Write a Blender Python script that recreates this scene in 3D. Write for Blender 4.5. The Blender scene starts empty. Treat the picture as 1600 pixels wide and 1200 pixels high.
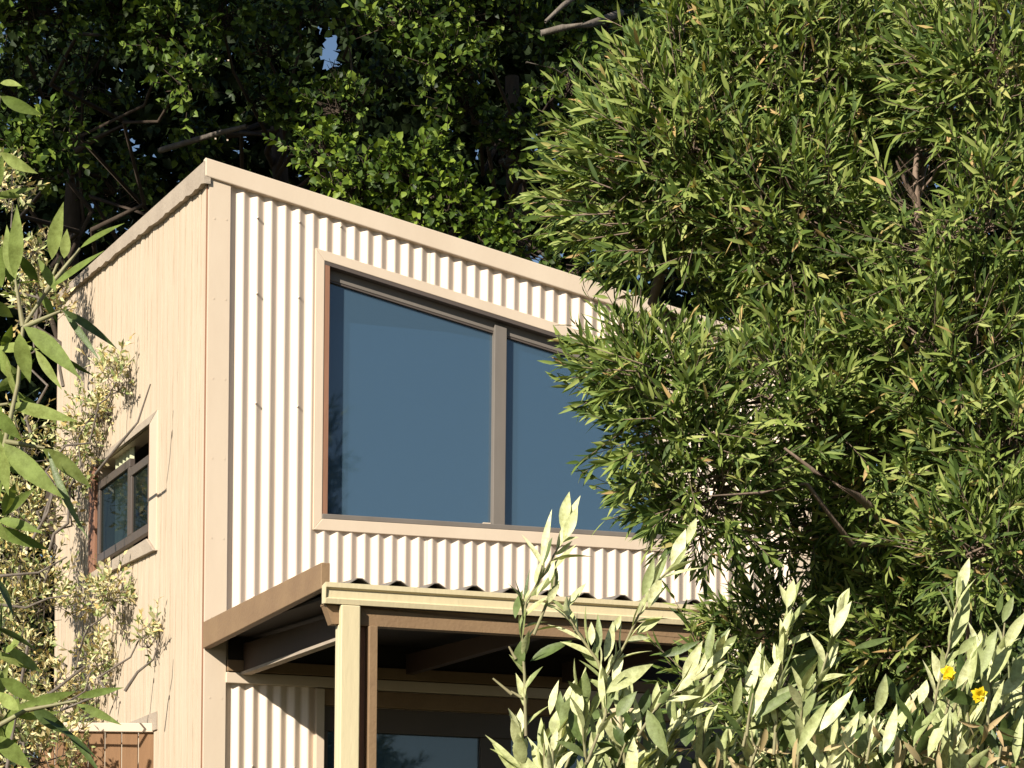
import bpy, math, random
import numpy as np
from mathutils import Vector, Matrix

sc = bpy.context.scene
R = math.radians
# ------------------------------------------------------------------ camera
F = 4657.0; PX, PY = 800.0, 1600.0; ROLL = 0.010; CAMZ = 1.6
cd = bpy.data.cameras.new('camera'); cam = bpy.data.objects.new('camera', cd)
sc.collection.objects.link(cam); sc.camera = cam
cd.sensor_width = 36; cd.lens = 36*F/1600; cd.shift_y = (PY-600)/1600
cd.clip_start = 0.1; cd.clip_end = 2000
c_, s_ = math.cos(ROLL), math.sin(ROLL)
cam.matrix_world = Matrix(((c_, -s_, 0, 0), (0, 0, -1, 0), (s_, c_, 0, CAMZ), (0, 0, 0, 1)))

# ------------------------------------------------------------------ light
TH = R(20.14)                      # the house is turned by this angle
SAZ = R(53); SEL = R(29)           # sun azimuth from the front wall's normal, elevation
sl = Vector((-math.sin(SAZ)*math.cos(SEL), -math.cos(SAZ)*math.cos(SEL), math.sin(SEL)))
sw = Matrix.Rotation(TH, 3, 'Z') @ sl
sun = bpy.data.lights.new('sun', 'SUN'); sun.energy = 4.9; sun.angle = R(0.5); sun.color = (1.0, 0.93, 0.82)
so = bpy.data.objects.new('sun', sun); sc.collection.objects.link(so)
so.rotation_euler = sw.to_track_quat('Z', 'Y').to_euler()
w = bpy.data.worlds.new('World'); sc.world = w; w.use_nodes = True
nt = w.node_tree; bg = nt.nodes['Background']
sky = nt.nodes.new('ShaderNodeTexSky'); sky.sky_type = 'NISHITA'; sky.sun_disc = False
sky.dust_density = 0.3; sky.air_density = 0.9; sky.ozone_density = 1.6; sky.sun_elevation = SEL; sky.sun_rotation = math.atan2(sw.x, sw.y)
nt.links.new(sky.outputs[0], bg.inputs[0]); bg.inputs[1].default_value = 0.05
sc.view_settings.view_transform = 'Standard'; sc.view_settings.look = 'None'
sc.view_settings.exposure = 0.8; sc.view_settings.gamma = 1; sc.view_settings.use_curve_mapping = False
sc.cycles.diffuse_bounces = 2; sc.cycles.max_bounces = 6; sc.cycles.transparent_max_bounces = 12

# ------------------------------------------------------------------ helpers
def ab(px, py):
    u, v = (px-PX)/F, (PY-py)/F
    return u*c_ - v*s_, u*s_ + v*c_
def at(px, py, Y):
    a, b = ab(px, py); return np.array((a*Y, Y, CAMZ + b*Y))
GZ = 0.9                                      # ground height at the house
D0 = 15.7
a0, b0 = ab(327, 600); CX, CY = a0*D0, D0
ct, st = math.cos(TH), math.sin(TH)
def _hit(px, py, nx, ny, off):                # ray against the vertical plane n.(p-C)=off
    a, b = ab(px, py); t = (off + nx*CX + ny*CY)/(nx*a + ny)
    return a*t, t, CAMZ + b*t
def FW(px, py, y=0.0):                        # point on the plane local y = const  -> local x, z
    X, Y, Z = _hit(px, py, -st, ct, y); return (X-CX)*ct + (Y-CY)*st, Z
def LW(px, py, x=0.0):                        # point on the plane local x = const  -> local y, z
    X, Y, Z = _hit(px, py, ct, st, x); return -(X-CX)*st + (Y-CY)*ct, Z

def link(name, me, parent=None, mat=None):
    o = bpy.data.objects.new(name, me); sc.collection.objects.link(o)
    if parent: o.parent = parent
    if mat: me.materials.append(mat)
    return o
def empty(name, loc, rz=0.0):
    o = bpy.data.objects.new(name, None); sc.collection.objects.link(o)
    o.location = loc; o.rotation_euler = (0, 0, rz); o.empty_display_size = .3
    return o
def tag(o, label=None, cat=None, group=None, kind=None):
    if label: o['label'] = label
    if cat: o['category'] = cat
    if group: o['group'] = group
    if kind: o['kind'] = kind
    return o
class MB:
    def __init__(s): s.v = []; s.f = []; s.smooth = False
    def poly(s, vs):
        n = len(s.v); s.v += [tuple(p) for p in vs]; s.f.append(tuple(range(n, n+len(vs))))
    def prism(s, base, ext):                  # base polygon (3-d points), extruded by ext
        n = len(s.v); k = len(base); e = Vector(ext)
        b = [Vector(p) for p in base]
        s.v += [tuple(p) for p in b] + [tuple(p+e) for p in b]
        s.f.append(tuple(range(n+k-1, n-1, -1))); s.f.append(tuple(range(n+k, n+2*k)))
        for i in range(k):
            j = (i+1) % k; s.f.append((n+i, n+j, n+k+j, n+k+i))
    def box(s, x0, x1, y0, y1, z0, z1):
        s.prism([(x0, y0, z0), (x1, y0, z0), (x1, y1, z0), (x0, y1, z0)], (0, 0, z1-z0))
    def build(s, name, mat, parent=None, bevel=0.0):
        me = bpy.data.meshes.new(name); me.from_pydata(s.v, [], s.f); me.update()
        import bmesh
        bm = bmesh.new(); bm.from_mesh(me); bmesh.ops.recalc_face_normals(bm, faces=bm.faces)
        bm.to_mesh(me); bm.free()
        o = link(name, me, parent, mat)
        if s.smooth: me.shade_smooth()
        if bevel:
            m = o.modifiers.new('bevel', 'BEVEL'); m.width = bevel; m.segments = 2; m.limit_method = 'ANGLE'
        return o

def mat(name, col, rough=.6, col2=None, scale=8, stretch=(1, 1, 1), bump=0, bscale=60, spec=.4, var=.5, detail=6):
    m = bpy.data.materials.new(name); m.use_nodes = True; n = m.node_tree; p = n.nodes['Principled BSDF']
    p.inputs['Roughness'].default_value = rough; p.inputs['Specular IOR Level'].default_value = spec
    tc = n.nodes.new('ShaderNodeTexCoord'); mp = n.nodes.new('ShaderNodeMapping'); mp.inputs['Scale'].default_value = stretch
    n.links.new(tc.outputs['Object'], mp.inputs[0])
    if col2:
        no = n.nodes.new('ShaderNodeTexNoise'); no.inputs['Scale'].default_value = scale; no.inputs['Detail'].default_value = detail
        no.inputs['Roughness'].default_value = .65
        n.links.new(mp.outputs[0], no.inputs['Vector'])
        cr = n.nodes.new('ShaderNodeValToRGB'); cr.color_ramp.elements[0].position = .5-var/2; cr.color_ramp.elements[1].position = .5+var/2
        cr.color_ramp.elements[0].color = (*col2, 1); cr.color_ramp.elements[1].color = (*col, 1)
        n.links.new(no.outputs['Fac'], cr.inputs[0]); n.links.new(cr.outputs[0], p.inputs['Base Color'])
    else: p.inputs['Base Color'].default_value = (*col, 1)
    if bump:
        nb = n.nodes.new('ShaderNodeTexNoise'); nb.inputs['Scale'].default_value = bscale; nb.inputs['Detail'].default_value = 4
        n.links.new(mp.outputs[0], nb.inputs['Vector'])
        bu = n.nodes.new('ShaderNodeBump'); bu.inputs['Strength'].default_value = bump; bu.inputs['Distance'].default_value = .01
        n.links.new(nb.outputs['Fac'], bu.inputs['Height']); n.links.new(bu.outputs[0], p.inputs['Normal'])
    return m
def leafmat(name, cols, trans=.25, rough=.45, spec=.4, dead=None, mottle=0):
    m = bpy.data.materials.new(name); m.use_nodes = True; n = m.node_tree; p = n.nodes['Principled BSDF']
    g = n.nodes.new('ShaderNodeNewGeometry'); cr = n.nodes.new('ShaderNodeValToRGB')
    el = cr.color_ramp.elements
    while len(el) < len(cols): el.new(.5)
    for i, c in enumerate(cols): el[i].position = i/(len(cols)-1); el[i].color = (*c, 1)
    if dead:
        for i in range(len(cols)): el[i].position = .965*i/(len(cols)-1)
        e = el.new(.985); e.color = (*dead, 1)
    n.links.new(g.outputs['Random Per Island'], cr.inputs[0])
    co = cr.outputs[0]
    if mottle:
        tc = n.nodes.new('ShaderNodeTexCoord'); no = n.nodes.new('ShaderNodeTexNoise'); no.inputs['Scale'].default_value = 55; no.inputs['Detail'].default_value = 5; no.inputs['Roughness'].default_value = .7
        n.links.new(tc.outputs['Object'], no.inputs['Vector'])
        r2 = n.nodes.new('ShaderNodeValToRGB'); r2.color_ramp.elements[0].position = .32; r2.color_ramp.elements[1].position = .62; v = 1-mottle*1.6; r2.color_ramp.elements[0].color = (v, v*.97, v*.8, 1); r2.color_ramp.elements[1].color = (1.1, 1.1, 1.1, 1)
        n.links.new(no.outputs['Fac'], r2.inputs[0]); mm = n.nodes.new('ShaderNodeMixRGB'); mm.blend_type = 'MULTIPLY'; mm.inputs[0].default_value = 1
        n.links.new(co, mm.inputs[1]); n.links.new(r2.outputs[0], mm.inputs[2]); co = mm.outputs[0]
        bu = n.nodes.new('ShaderNodeBump'); bu.inputs['Strength'].default_value = .35; bu.inputs['Distance'].default_value = .004; n.links.new(no.outputs['Fac'], bu.inputs['Height']); n.links.new(bu.outputs[0], p.inputs['Normal'])
    n.links.new(co, p.inputs['Base Color'])
    p.inputs['Roughness'].default_value = rough; p.inputs['Specular IOR Level'].default_value = spec
    tr = n.nodes.new('ShaderNodeBsdfTranslucent'); mx = n.nodes.new('ShaderNodeMixShader'); mx.inputs[0].default_value = trans
    br = n.nodes.new('ShaderNodeMixRGB'); br.blend_type = 'MULTIPLY'; br.inputs[0].default_value = 1; br.inputs[2].default_value = (1.0, 1.0, .45, 1)
    n.links.new(co, br.inputs[1]); n.links.new(br.outputs[0], tr.inputs[0])
    n.links.new(p.outputs[0], mx.inputs[1]); n.links.new(tr.outputs[0], mx.inputs[2])
    n.links.new(mx.outputs[0], n.nodes['Material Output'].inputs[0])
    return m

M = {}
CREAM = (.62, .51, .385)
M['cream'] = mat('cream_paint', CREAM, .55, (.55, .44, .325), 3, (1, 1, .35), .04, 120, .3)
M['iron'] = mat('cream_corrugated_iron', (.76, .63, .50), .42, (.65, .52, .40), 3.5, (1.6, 1.6, .22), .05, 40, .5)
M['ply'] = mat('cream_grooved_plywood', (.60, .50, .38), .75, (.44, .34, .235), 11, (3, 3, .10), .4, 50, .15, .75)
M['barge'] = mat('greyish_barge_board', (.42, .35, .27), .8, (.32, .26, .20), 5, (1, 1, 1), .4, 60, .2)  # greyer and darker than the cream trim
M['brown'] = mat('brown_stained_timber', (.26, .17, .092), .6, (.20, .125, .07), 6, (1, 1, 1), .2, 60, .3)
M['yellow'] = mat('pale_yellow_paint', (.63, .54, .34), .5, (.56, .47, .29), 4, (1, 1, .2), .15, 60, .3)
M['bronze'] = mat('brown_aluminium', (.10, .075, .06), .45, (.075, .06, .05), 4, (1, 1, .2), 0, 60, .5)
M['greyfr'] = mat('grey_frame', (.185, .16, .135), .5, (.14, .12, .10), 5, (1, 1, .3), 0, 60, .4)
M['jamb'] = mat('red_brown_jamb', (.30, .15, .09), .6, (.2, .1, .06), 8, (1, 1, .2), .1, 60, .3)
M['dark'] = mat('dark_interior', (.02, .02, .022), .9)
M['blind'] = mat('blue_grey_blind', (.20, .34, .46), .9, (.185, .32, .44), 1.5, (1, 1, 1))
M['curtain'] = mat('pale_curtain', (.5, .5, .32), .9, (.35, .36, .22), 3, (6, 6, 1))
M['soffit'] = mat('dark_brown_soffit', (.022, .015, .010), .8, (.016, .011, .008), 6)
M['soffit2'] = mat('shade_dark_rafter', (.07, .04, .025), .7, (.05, .03, .018), 6)  # porch shade on the rafters, put into a darker brown
M['sheet'] = mat('weathered_roof_sheet', (.22, .19, .16), .6, (.15, .13, .11), 12)
M['fence'] = mat('brown_gate_boards', (.25, .14, .07), .7, (.18, .10, .05), 6, (3, 3, .3), .2, 50, .2)
M['bark'] = mat('pale_bark', (.26, .19, .14), .85, (.13, .09, .065), 18, (1, 1, .3), .5, 60, .2)
M['barkb'] = mat('grey_bark', (.20, .17, .14), .85, (.08, .065, .05), 14, (1, 1, .3), .5, 60, .2)
M['barkd'] = mat('dark_bark', (.08, .06, .045), .9, (.04, .03, .022), 14, (1, 1, .3), .5, 60, .1)
M['stem'] = mat('green_stem', (.26, .26, .12), .6, (.18, .14, .08), 30)
M['ground'] = mat('dry_grass_ground', (.06, .06, .03), .95, (.035, .032, .018), 2, (1, 1, 1), .6, 20, .1)
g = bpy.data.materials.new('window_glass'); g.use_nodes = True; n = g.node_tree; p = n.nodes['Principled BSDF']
p.inputs['Base Color'].default_value = (.068, .120, .165, 1); p.inputs['Roughness'].default_value = .03; p.inputs['IOR'].default_value = 2.3  # blue base colour stands in for part of the sky's reflection
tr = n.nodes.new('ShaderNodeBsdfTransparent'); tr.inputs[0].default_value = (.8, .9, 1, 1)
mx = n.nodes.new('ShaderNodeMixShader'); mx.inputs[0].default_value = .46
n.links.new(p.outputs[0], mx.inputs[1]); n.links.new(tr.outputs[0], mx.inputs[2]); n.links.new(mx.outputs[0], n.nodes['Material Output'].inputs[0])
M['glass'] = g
g2 = g.copy(); g2.name = 'dark_window_glass'; n = g2.node_tree; p = n.nodes['Principled BSDF']; p.inputs['Base Color'].default_value = (.012, .018, .014, 1); p.inputs['IOR'].default_value = 1.12
M['glassd'] = g2

# ------------------------------------------------------------------ ground
def gz(x, y): 
    t = min(max((y-7)/7, 0), 1); return GZ*t*t*(3-2*t) + max(0, y-22)*.10*(1 if y < 60 else 1) if y < 60 else GZ+3.8
m = MB(); N = 70
xs = [-200 + 400*i/N for i in range(N+1)]; ys = [-200] + [-20+i*2 for i in range(60)] + [120, 200, 400]
vs = [(x, y, gz(x, y)) for y in ys for x in xs]; m.v = vs
m.f = [(j*(N+1)+i, j*(N+1)+i+1, (j+1)*(N+1)+i+1, (j+1)*(N+1)+i) for j in range(len(ys)-1) for i in range(N)]
m.smooth = True
tag(m.build('ground', M['ground']), kind='structure')

# ------------------------------------------------------------------ house
house = empty('house', (CX, CY, 0), TH)
tag(house, 'two storey cream corrugated iron house with sloping roof, big blue window and porch', 'house')
LEN = LW(93, 700)[0]                         # length of the side wall
XR = FW(1262, 700)[0]                        # right end of the front wall
def line(p, q):                              # z as a function of x through two (x,z) points
    return lambda x: p[1] + (q[1]-p[1])*(x-p[0])/(q[0]-p[0])
fas_t = line(FW(338, 256), FW(1008, 469)); fas_b = line(FW(357, 291), FW(1008, 497))
sid_t = line(LW(327, 258), LW(95, 466)); sid_b = line(LW(327, 292), LW(95, 477))
wt_t = line(FW(500, 392), FW(942, 530)); wt_b = line(FW(505, 409), FW(942, 547))   # top trim of window
wb_t = line(FW(503, 812), FW(1047, 845)); wb_b = line(FW(490, 829), FW(1047, 864))
xwl, xwi = FW(489, 600)[0], FW(503, 600)[0]
xwr, xwo = FW(1036, 700)[0], FW(1050, 700)[0]
zb = FW(353, 1068)[1]                        # lower wall starts here
xcb = FW(355, 600)[0]
A, P = .0104, .0762
def prof(x):
    u = 2*math.pi*x/P; return A*1.12*(2/math.pi*math.asin(.97*math.sin(u)))
def corr(segs, name):
    m = MB(); m.smooth = True; K = 14
    for x0, x1, zt, zbm in segs:
        n = max(2, int((x1-x0)/P*K)); base = len(m.v)
        for i in range(n+1):
            x = x0+(x1-x0)*i/n; y = -prof(x)-A-.004-(.004 if int((x+.31)/.762) % 2 else 0)
            m.v += [(x, y, zbm(x)), (x, y, zt(x))]
        for i in range(n): a = base+2*i; m.f.append((a, a+2, a+3, a+1))
        kx = math.ceil((x0-P/4)/P)
        while kx*P+P/4 < x1-.01:
            xx = kx*P+P/4
            if kx % 3 == 0:
                for zz in (CAMZ+2.25, CAMZ+3.27, CAMZ+4.25, CAMZ+1.35, CAMZ+3.85):
                    if zbm(xx)+.05 < zz < zt(xx)-.05: m.box(xx-.005, xx+.005, -2*A-.011, -2*A-.002, zz-.005, zz+.005)
            kx += 1
    return m.build(name, M['iron'], house)
zp = FW(400, 985)[1]                         # roughly where the porch roof meets the wall
lo = lambda x: zp
corr([(xcb-.005, xwl+.01, lambda x: fas_b(x)+.02, lo), (xwl+.01, xwo-.01, lambda x: fas_b(x)+.02, lambda x: wt_t(x)-.02),
      (xwl+.01, xwo-.01, lambda x: wb_b(x)+.02, lo), (xwo-.01, XR-.08, lambda x: fas_b(x)+.02, lo)], 'upper_wall_cladding')
xd0 = FW(490, 1140)[0]; xd1 = FW(503, 1140)[0]
corr([(xcb-.005, xd0+.01, lambda x: zb+.01, lambda x: GZ-.3)], 'lower_wall_cladding')
# wall behind cladding (with opening for the window): plain slabs
m = MB()
def slab(x0, x1, t, b, y0=0.0, y1=.09): m.prism([(x0, y0, b(x0)), (x1, y0, b(x1)), (x1, y0, t(x1)), (x0, y0, t(x0))], (0, y1-y0, 0))
k = lambda z: (lambda x: z)
slab(.02, xwi-.002, fas_b, k(zp)); slab(xwi-.002, xwr+.002, fas_b, lambda x: wt_b(x)+.002); slab(xwi-.002, xwr+.002, lambda x: wb_t(x)-.002, k(zp)); slab(xwr+.002, XR, fas_b, k(zp))
zd = FW(560, 1106)[1]
slab(.02, xd1, k(zp), k(GZ-.3)); slab(xd1, XR, k(zp), k(zd)); slab(xd1+3.1, XR, k(zd), k(GZ-.3))
m.build('front_wall', M['cream'], house)
# side wall: grooved plywood, with window hole
ly0, ly1 = LW(241, 750)[0], LW(155, 800)[0]
swt = line(LW(244, 661), LW(157, 729)); swb = line(LW(241, 842), LW(149, 898))
m = MB(); y = .012; rnd = random.Random(4)
pitch = .125; prev = y
def sstrip(y0, y1, x, x1=None):
    x1 = x if x1 is None else x1
    if y1 > LEN: return
    segs = [(lambda q: GZ-.3, lambda q: sid_b(q)+.03)]
    ym = (y0+y1)/2
    if ly0 < ym < ly1: segs = [(lambda q: GZ-.3, lambda q: swb(q)+.0), (lambda q: swt(q), lambda q: sid_b(q)+.03)]
    for b, t in segs: m.poly([(x1, y1, b(y1)), (x, y0, b(y0)), (x, y0, t(y0)), (x1, y1, t(y1))])
edges = sorted(set([ly0, ly1]))
while y < LEN-.02:
    y2 = min(y+pitch*rnd.choice((1, 1, .62, 1.15, .8)), LEN)
    cuts = [y] + [e for e in edges if y+.001 < e < y2-.026] + [y2-.024]
    for a, b in zip(cuts[:-1], cuts[1:]): sstrip(a, b, -.02)
    sstrip(y2-.024, y2-.020, -.02, -.005); sstrip(y2-.020, y2-.002, -.005); sstrip(y2-.002, y2, -.005, -.02)
    y = y2
m.build('side_wall_cladding', M['ply'], house)
m = MB()
def sslab(y0, y1, t, b, x0=-.003, x1=.09): m.prism([(x0, y0, b(y0)), (x0, y1, b(y1)), (x0, y1, t(y1)), (x0, y0, t(y0))], (x1-x0, 0, 0))
sslab(.09, ly0, sid_b, k(GZ-.3)); sslab(ly0, ly1, sid_b, swt); sslab(ly0, ly1, swb, k(GZ-.3)); sslab(ly1, LEN, sid_b, k(GZ-.3))
m.build('side_wall', M['cream'], house)
# back and right wall, ceiling, floors (dark inside)
zt1 = sid_b(LEN)
m = MB()
m.prism([(.09, LEN-.1, GZ-.3), (XR, LEN-.1, GZ-.3), (XR, LEN-.1, fas_b(XR)+zt1-fas_b(0)), (.09, LEN-.1, zt1)], (0, .1, 0))
m.prism([(XR-.1, .09, GZ-.3), (XR-.1, LEN-.1, GZ-.3), (XR-.1, LEN-.1, fas_b(XR)+zt1-fas_b(0)), (XR-.1, .09, fas_b(XR))], (.1, 0, 0))
m.build('rear_wall', M['ply'], house)
m = MB()
e = .03
m.prism([(-e, -.04, fas_t(0)-.05), (XR+e, -.04, fas_t(XR)-.05), (XR+e, LEN, fas_t(XR)-.05+zt1-sid_b(0)), (-e, LEN, sid_t(LEN)-.05)], (0, 0, .03))
m.build('roof', M['sheet'], house)
m = MB(); m.box(.1, XR-.1, .1, LEN-.1, zp-.02, zp+.1); m.build('floor', M['dark'], house)
# corner board, fascia, barge board
m = MB()
m.prism([(-.018, -.032, GZ-.3), (xcb, -.032, GZ-.3), (xcb, -.032, fas_b(xcb)+.01), (-.018, -.032, fas_b(0)+.01)], (0, .03, 0))
for i in range(14):
    zz = GZ+.3+i*.42
    for xx in (.012, xcb-.02): m.box(xx-.004, xx+.004, -.0335, -.031, zz-.004, zz+.004)
m.build('corner_board', M['cream'], house)
m = MB(); m.box(-.024, -.004, .0, .009, GZ-.3, sid_b(.02)); m.build('corner_shadow_line', M['jamb'], house)  # red-brown strip added as the dark gap-and-shadow line at the corner
m = MB(); m.box(XR-.1, XR+.015, -.032, 0, GZ-.3, fas_b(XR)+.01); m.build('corner_board', M['cream'], house, .004)
m = MB()
m.prism([(-.045, -.05, fas_b(-.045)), (XR+.05, -.05, fas_b(XR+.05)), (XR+.05, -.05, fas_t(XR+.05)), (-.045, -.05, fas_t(-.045))], (0, .046, 0))
m.build('fascia', M['cream'], house, .006)
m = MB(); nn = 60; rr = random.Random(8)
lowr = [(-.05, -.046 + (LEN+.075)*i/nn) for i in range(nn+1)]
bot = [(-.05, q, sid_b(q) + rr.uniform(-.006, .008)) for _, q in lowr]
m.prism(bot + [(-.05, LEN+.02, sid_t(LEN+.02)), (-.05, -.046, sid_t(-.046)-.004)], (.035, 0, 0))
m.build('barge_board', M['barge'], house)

# front window
win = empty('window', (0, 0, 0)); win.parent = house
def fr(name, pts, y0, y1, mt, par, bevel=.003):
    m = MB(); m.prism([(x, y0, z) for x, z in pts], (0, y1-y0, 0)); return m.build(name, mt, par, bevel)
fr('trim', [(xwl, wb_b(xwl)), (xwi, wb_t(xwi)), (xwi, wt_b(xwi)), (xwl, wt_t(xwl))], -.030, -.002, M['cream'], win)
fr('trim', [(xwl, wt_t(xwl)), (xwi, wt_b(xwi)), (xwr, wt_b(xwr)), (xwo, wt_t(xwo))], -.0305, -.002, M['cream'], win)
fr('trim', [(xwl, wb_b(xwl)), (xwo, wb_b(xwo)), (xwr, wb_t(xwr)), (xwi, wb_t(xwi))], -.034, -.002, M['cream'], win)
fr('trim', [(xwr, wb_t(xwr)), (xwo, wb_b(xwo)), (xwo, wt_t(xwo)), (xwr, wt_b(xwr))], -.030, -.002, M['cream'], win)
fr('jamb', [(xwi, wb_t(xwi)), (xwi+.03, wb_t(xwi+.03)), (xwi+.03, wt_b(xwi+.03)), (xwi, wt_b(xwi))], -.026, .07, M['jamb'], win, 0)
fr('head', [(xwi, wt_b(xwi)-.02), (xwr, wt_b(xwr)-.02), (xwr, wt_b(xwr)), (xwi, wt_b(xwi))], -.027, .07, M['bronze'], win, 0)
fr('sill', [(xwi, wb_t(xwi)), (xwr, wb_t(xwr)), (xwr, wb_t(xwr)+.028), (xwi, wb_t(xwi)+.028)], -.032, .07, M['greyfr'], win, .004)
fh = .055
xi = xwi+.03; xm0, xm1 = FW(768, 650, .05)[0], FW(787, 650, .05)[0]
fr('frame', [(xi, wt_b(xi)-.02-fh), (xwr, wt_b(xwr)-.02-fh), (xwr, wt_b(xwr)-.02), (xi, wt_b(xi)-.02)], .03, .07, M['greyfr'], win)
fr('frame', [(xi, wt_b(xi)-.03-fh), (xwr, wt_b(xwr)-.03-fh), (xwr, wt_b(xwr)-.02-fh), (xi, wt_b(xi)-.02-fh)], .035, .07, M['bronze'], win, 0)
fr('frame', [(xi, wb_t(xi)), (xi+.012, wb_t(xi)), (xi+.012, wt_b(xi)-.05), (xi, wt_b(xi)-.05)], .03, .07, M['bronze'], win)
fr('frame', [(xwr-.035, wb_t(xwr)), (xwr, wb_t(xwr)), (xwr, wt_b(xwr)-.05), (xwr-.035, wt_b(xwr)-.05)], .03, .07, M['greyfr'], win)
fr('mullion', [(xm0, wb_t(xm0)+.03), (xm1, wb_t(xm1)+.03), (xm1, wt_b(xm1)-.04), (xm0, wt_b(xm0)-.04)], .01, .08, M['greyfr'], win)
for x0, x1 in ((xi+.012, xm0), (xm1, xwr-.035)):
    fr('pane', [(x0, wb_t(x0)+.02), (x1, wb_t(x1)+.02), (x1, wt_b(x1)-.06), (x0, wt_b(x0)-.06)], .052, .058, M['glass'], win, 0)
zbl = FW(600, 509, .075)[1]
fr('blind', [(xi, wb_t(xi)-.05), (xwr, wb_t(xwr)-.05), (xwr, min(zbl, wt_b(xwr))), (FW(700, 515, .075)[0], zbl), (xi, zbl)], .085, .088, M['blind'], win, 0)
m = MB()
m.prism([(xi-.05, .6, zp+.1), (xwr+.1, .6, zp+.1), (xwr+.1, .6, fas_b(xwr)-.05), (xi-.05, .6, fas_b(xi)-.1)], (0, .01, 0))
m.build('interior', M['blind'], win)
fr('catch', [(xm0-.05, wb_t(xm0)+.032), (xm0-.01, wb_t(xm0)+.032), (xm0-.01, wb_t(xm0)+.042), (xm0-.05, wb_t(xm0)+.042)], .02, .045, M['cream'], win, 0)

# side window
sw_ = empty('side_window', (0, 0, 0)); sw_.parent = house
def frs(name, pts, x0, x1, mt, par, bevel=.003):
    m = MB(); m.prism([(x0, y, z) for y, z in pts], (x1-x0, 0, 0)); return m.build(name, mt, par, bevel)
oy0, oy1 = LW(253, 750)[0], LW(146, 800)[0]
ot = line(LW(254, 641), LW(152, 722)); ob = line(LW(251, 861), LW(145, 912))
frs('trim', [(oy0, ob(oy0)), (ly0, swb(ly0)), (ly0, swt(ly0)), (oy0, ot(oy0))], -.031, -.01, M['cream'], sw_)
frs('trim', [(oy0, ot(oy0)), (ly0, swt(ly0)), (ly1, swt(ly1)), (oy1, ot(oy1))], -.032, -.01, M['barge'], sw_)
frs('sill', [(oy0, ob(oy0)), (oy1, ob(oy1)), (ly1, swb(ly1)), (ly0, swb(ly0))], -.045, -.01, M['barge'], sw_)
frs('trim', [(oy1, ob(oy1)), (ly1, swb(ly1)), (ly1, swt(ly1)), (oy1, ot(oy1))], -.031, -.01, M['jamb'], sw_)
frs('jamb', [(ly0, swb(ly0)), (ly0+.03, swb(ly0+.03)), (ly0+.03, swt(ly0+.03)), (ly0, swt(ly0))], -.026, .08, M['jamb'], sw_)
d = .05; ym = LW(207, 750)[0]
for nm, a, b, zt0, zt1_ in (('sash', ly0+.04, ym, .16, .16), ('sash', ym, ly1-.03, .10, .10)):
    s0 = empty(nm, (0, 0, 0)); s0.parent = sw_
    T = lambda q: swt(q)-zt0; Bt = lambda q: swb(q)+.05
    frs('rail', [(a, T(a)-d), (b, T(b)-d), (b, T(b)), (a, T(a))], -.018, .015, M['bronze'], s0)
    frs('rail', [(a, Bt(a)), (b, Bt(b)), (b, Bt(b)+d), (a, Bt(a)+d)], -.018, .015, M['bronze'], s0)
    frs('stile', [(a, Bt(a)+d), (a+.05, Bt(a+.05)+d), (a+.05, T(a+.05)-d), (a, T(a)-d)], -.018, .015, M['bronze'], s0)
    frs('stile', [(b-.05, Bt(b-.05)+d), (b, Bt(b)+d), (b, T(b)-d), (b-.05, T(b-.05)-d)], -.018, .015, M['bronze'], s0)
    frs('pane', [(a+.05, Bt(a)+d), (b-.05, Bt(b)+d), (b-.05, T(b)-d), (a+.05, T(a)-d)], -.004, .0, M['glassd'], s0, 0)
# (a sash is one level too deep for its own parts: join into one mesh below)
yc0, yc1 = LW(199, 750)[0], LW(172, 750)[0]
m = MB(); n_ = 24
for i in range(n_):
    q0 = yc0+(yc1-yc0)*i/n_; q1 = yc0+(yc1-yc0)*(i+1)/n_
    x0 = .04+.012*math.sin(i*1.3); x1 = .04+.012*math.sin((i+1)*1.3)
    m.poly([(x0, q0, swb(q0)+.05), (x1, q1, swb(q1)+.05), (x1, q1, swb(q1)+.78), (x0, q0, swb(q0)+.78)])
m.build('curtain', M['curtain'], sw_)
m = MB(); m.box(.75, .76, ly0-.1, ly1+.4, zp+.15, swt(ly0)+.05); m.build('interior', M['dark'], sw_)

# porch
yg = LW(505, 900, -.02)[0]                    # local y of the porch's front (negative)
def bz(px, py, x=-.02): return LW(px, py, x)[1]
zt_w, zb_w = bz(322, 971), bz(323, 1012); zt_f, zb_f = bz(503, 880), bz(500, 922)
m = MB(); m.prism([(-.03, -.034, zb_w), (-.03, yg, zb_f), (-.03, yg, zt_f), (-.03, -.034, zt_w)], (.042, 0, 0))
m.build('porch_barge', M['brown'], house, .004)
yF = yg-.01
XP = FW(1300, 960, yF)[0]
zg_t, zg_b = FW(560, 911, yF-.1)[1], FW(560, 944, yF-.1)[1]
gx0 = FW(512, 930, yF-.1)[0]
# gutter: profile extruded along x
hg = zg_t-zg_b
pr = [(yF-.02, zg_t-.01), (yF-.02, zg_b+.004), (yF-.05, zg_b+.004), (yF-.052, zg_b+.001), (yF-.072, zg_b+.0), (yF-.077, zg_b+.022), (yF-.064, zg_b+.03), (yF-.064, zg_t-.03),
      (yF-.079, zg_t-.022), (yF-.079, zg_t), (yF-.06, zg_t), (yF-.06, zg_t-.006), (yF-.056, zg_b+.012), (yF-.026, zg_b+.012), (yF-.026, zg_t-.01)]
m = MB(); m.prism([(gx0, a, b) for a, b in pr], (XP-gx0, 0, 0)); m.build('gutter', M['yellow'], house)
m = MB(); m.prism([(gx0-.004, a, b) for a, b in ((yF-.02, zg_t-.01), (yF-.02, zg_b+.004), (yF-.072, zg_b), (yF-.079, zg_t))], (.004, 0, 0)); m.build('gutter_end', M['yellow'], house)
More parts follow.
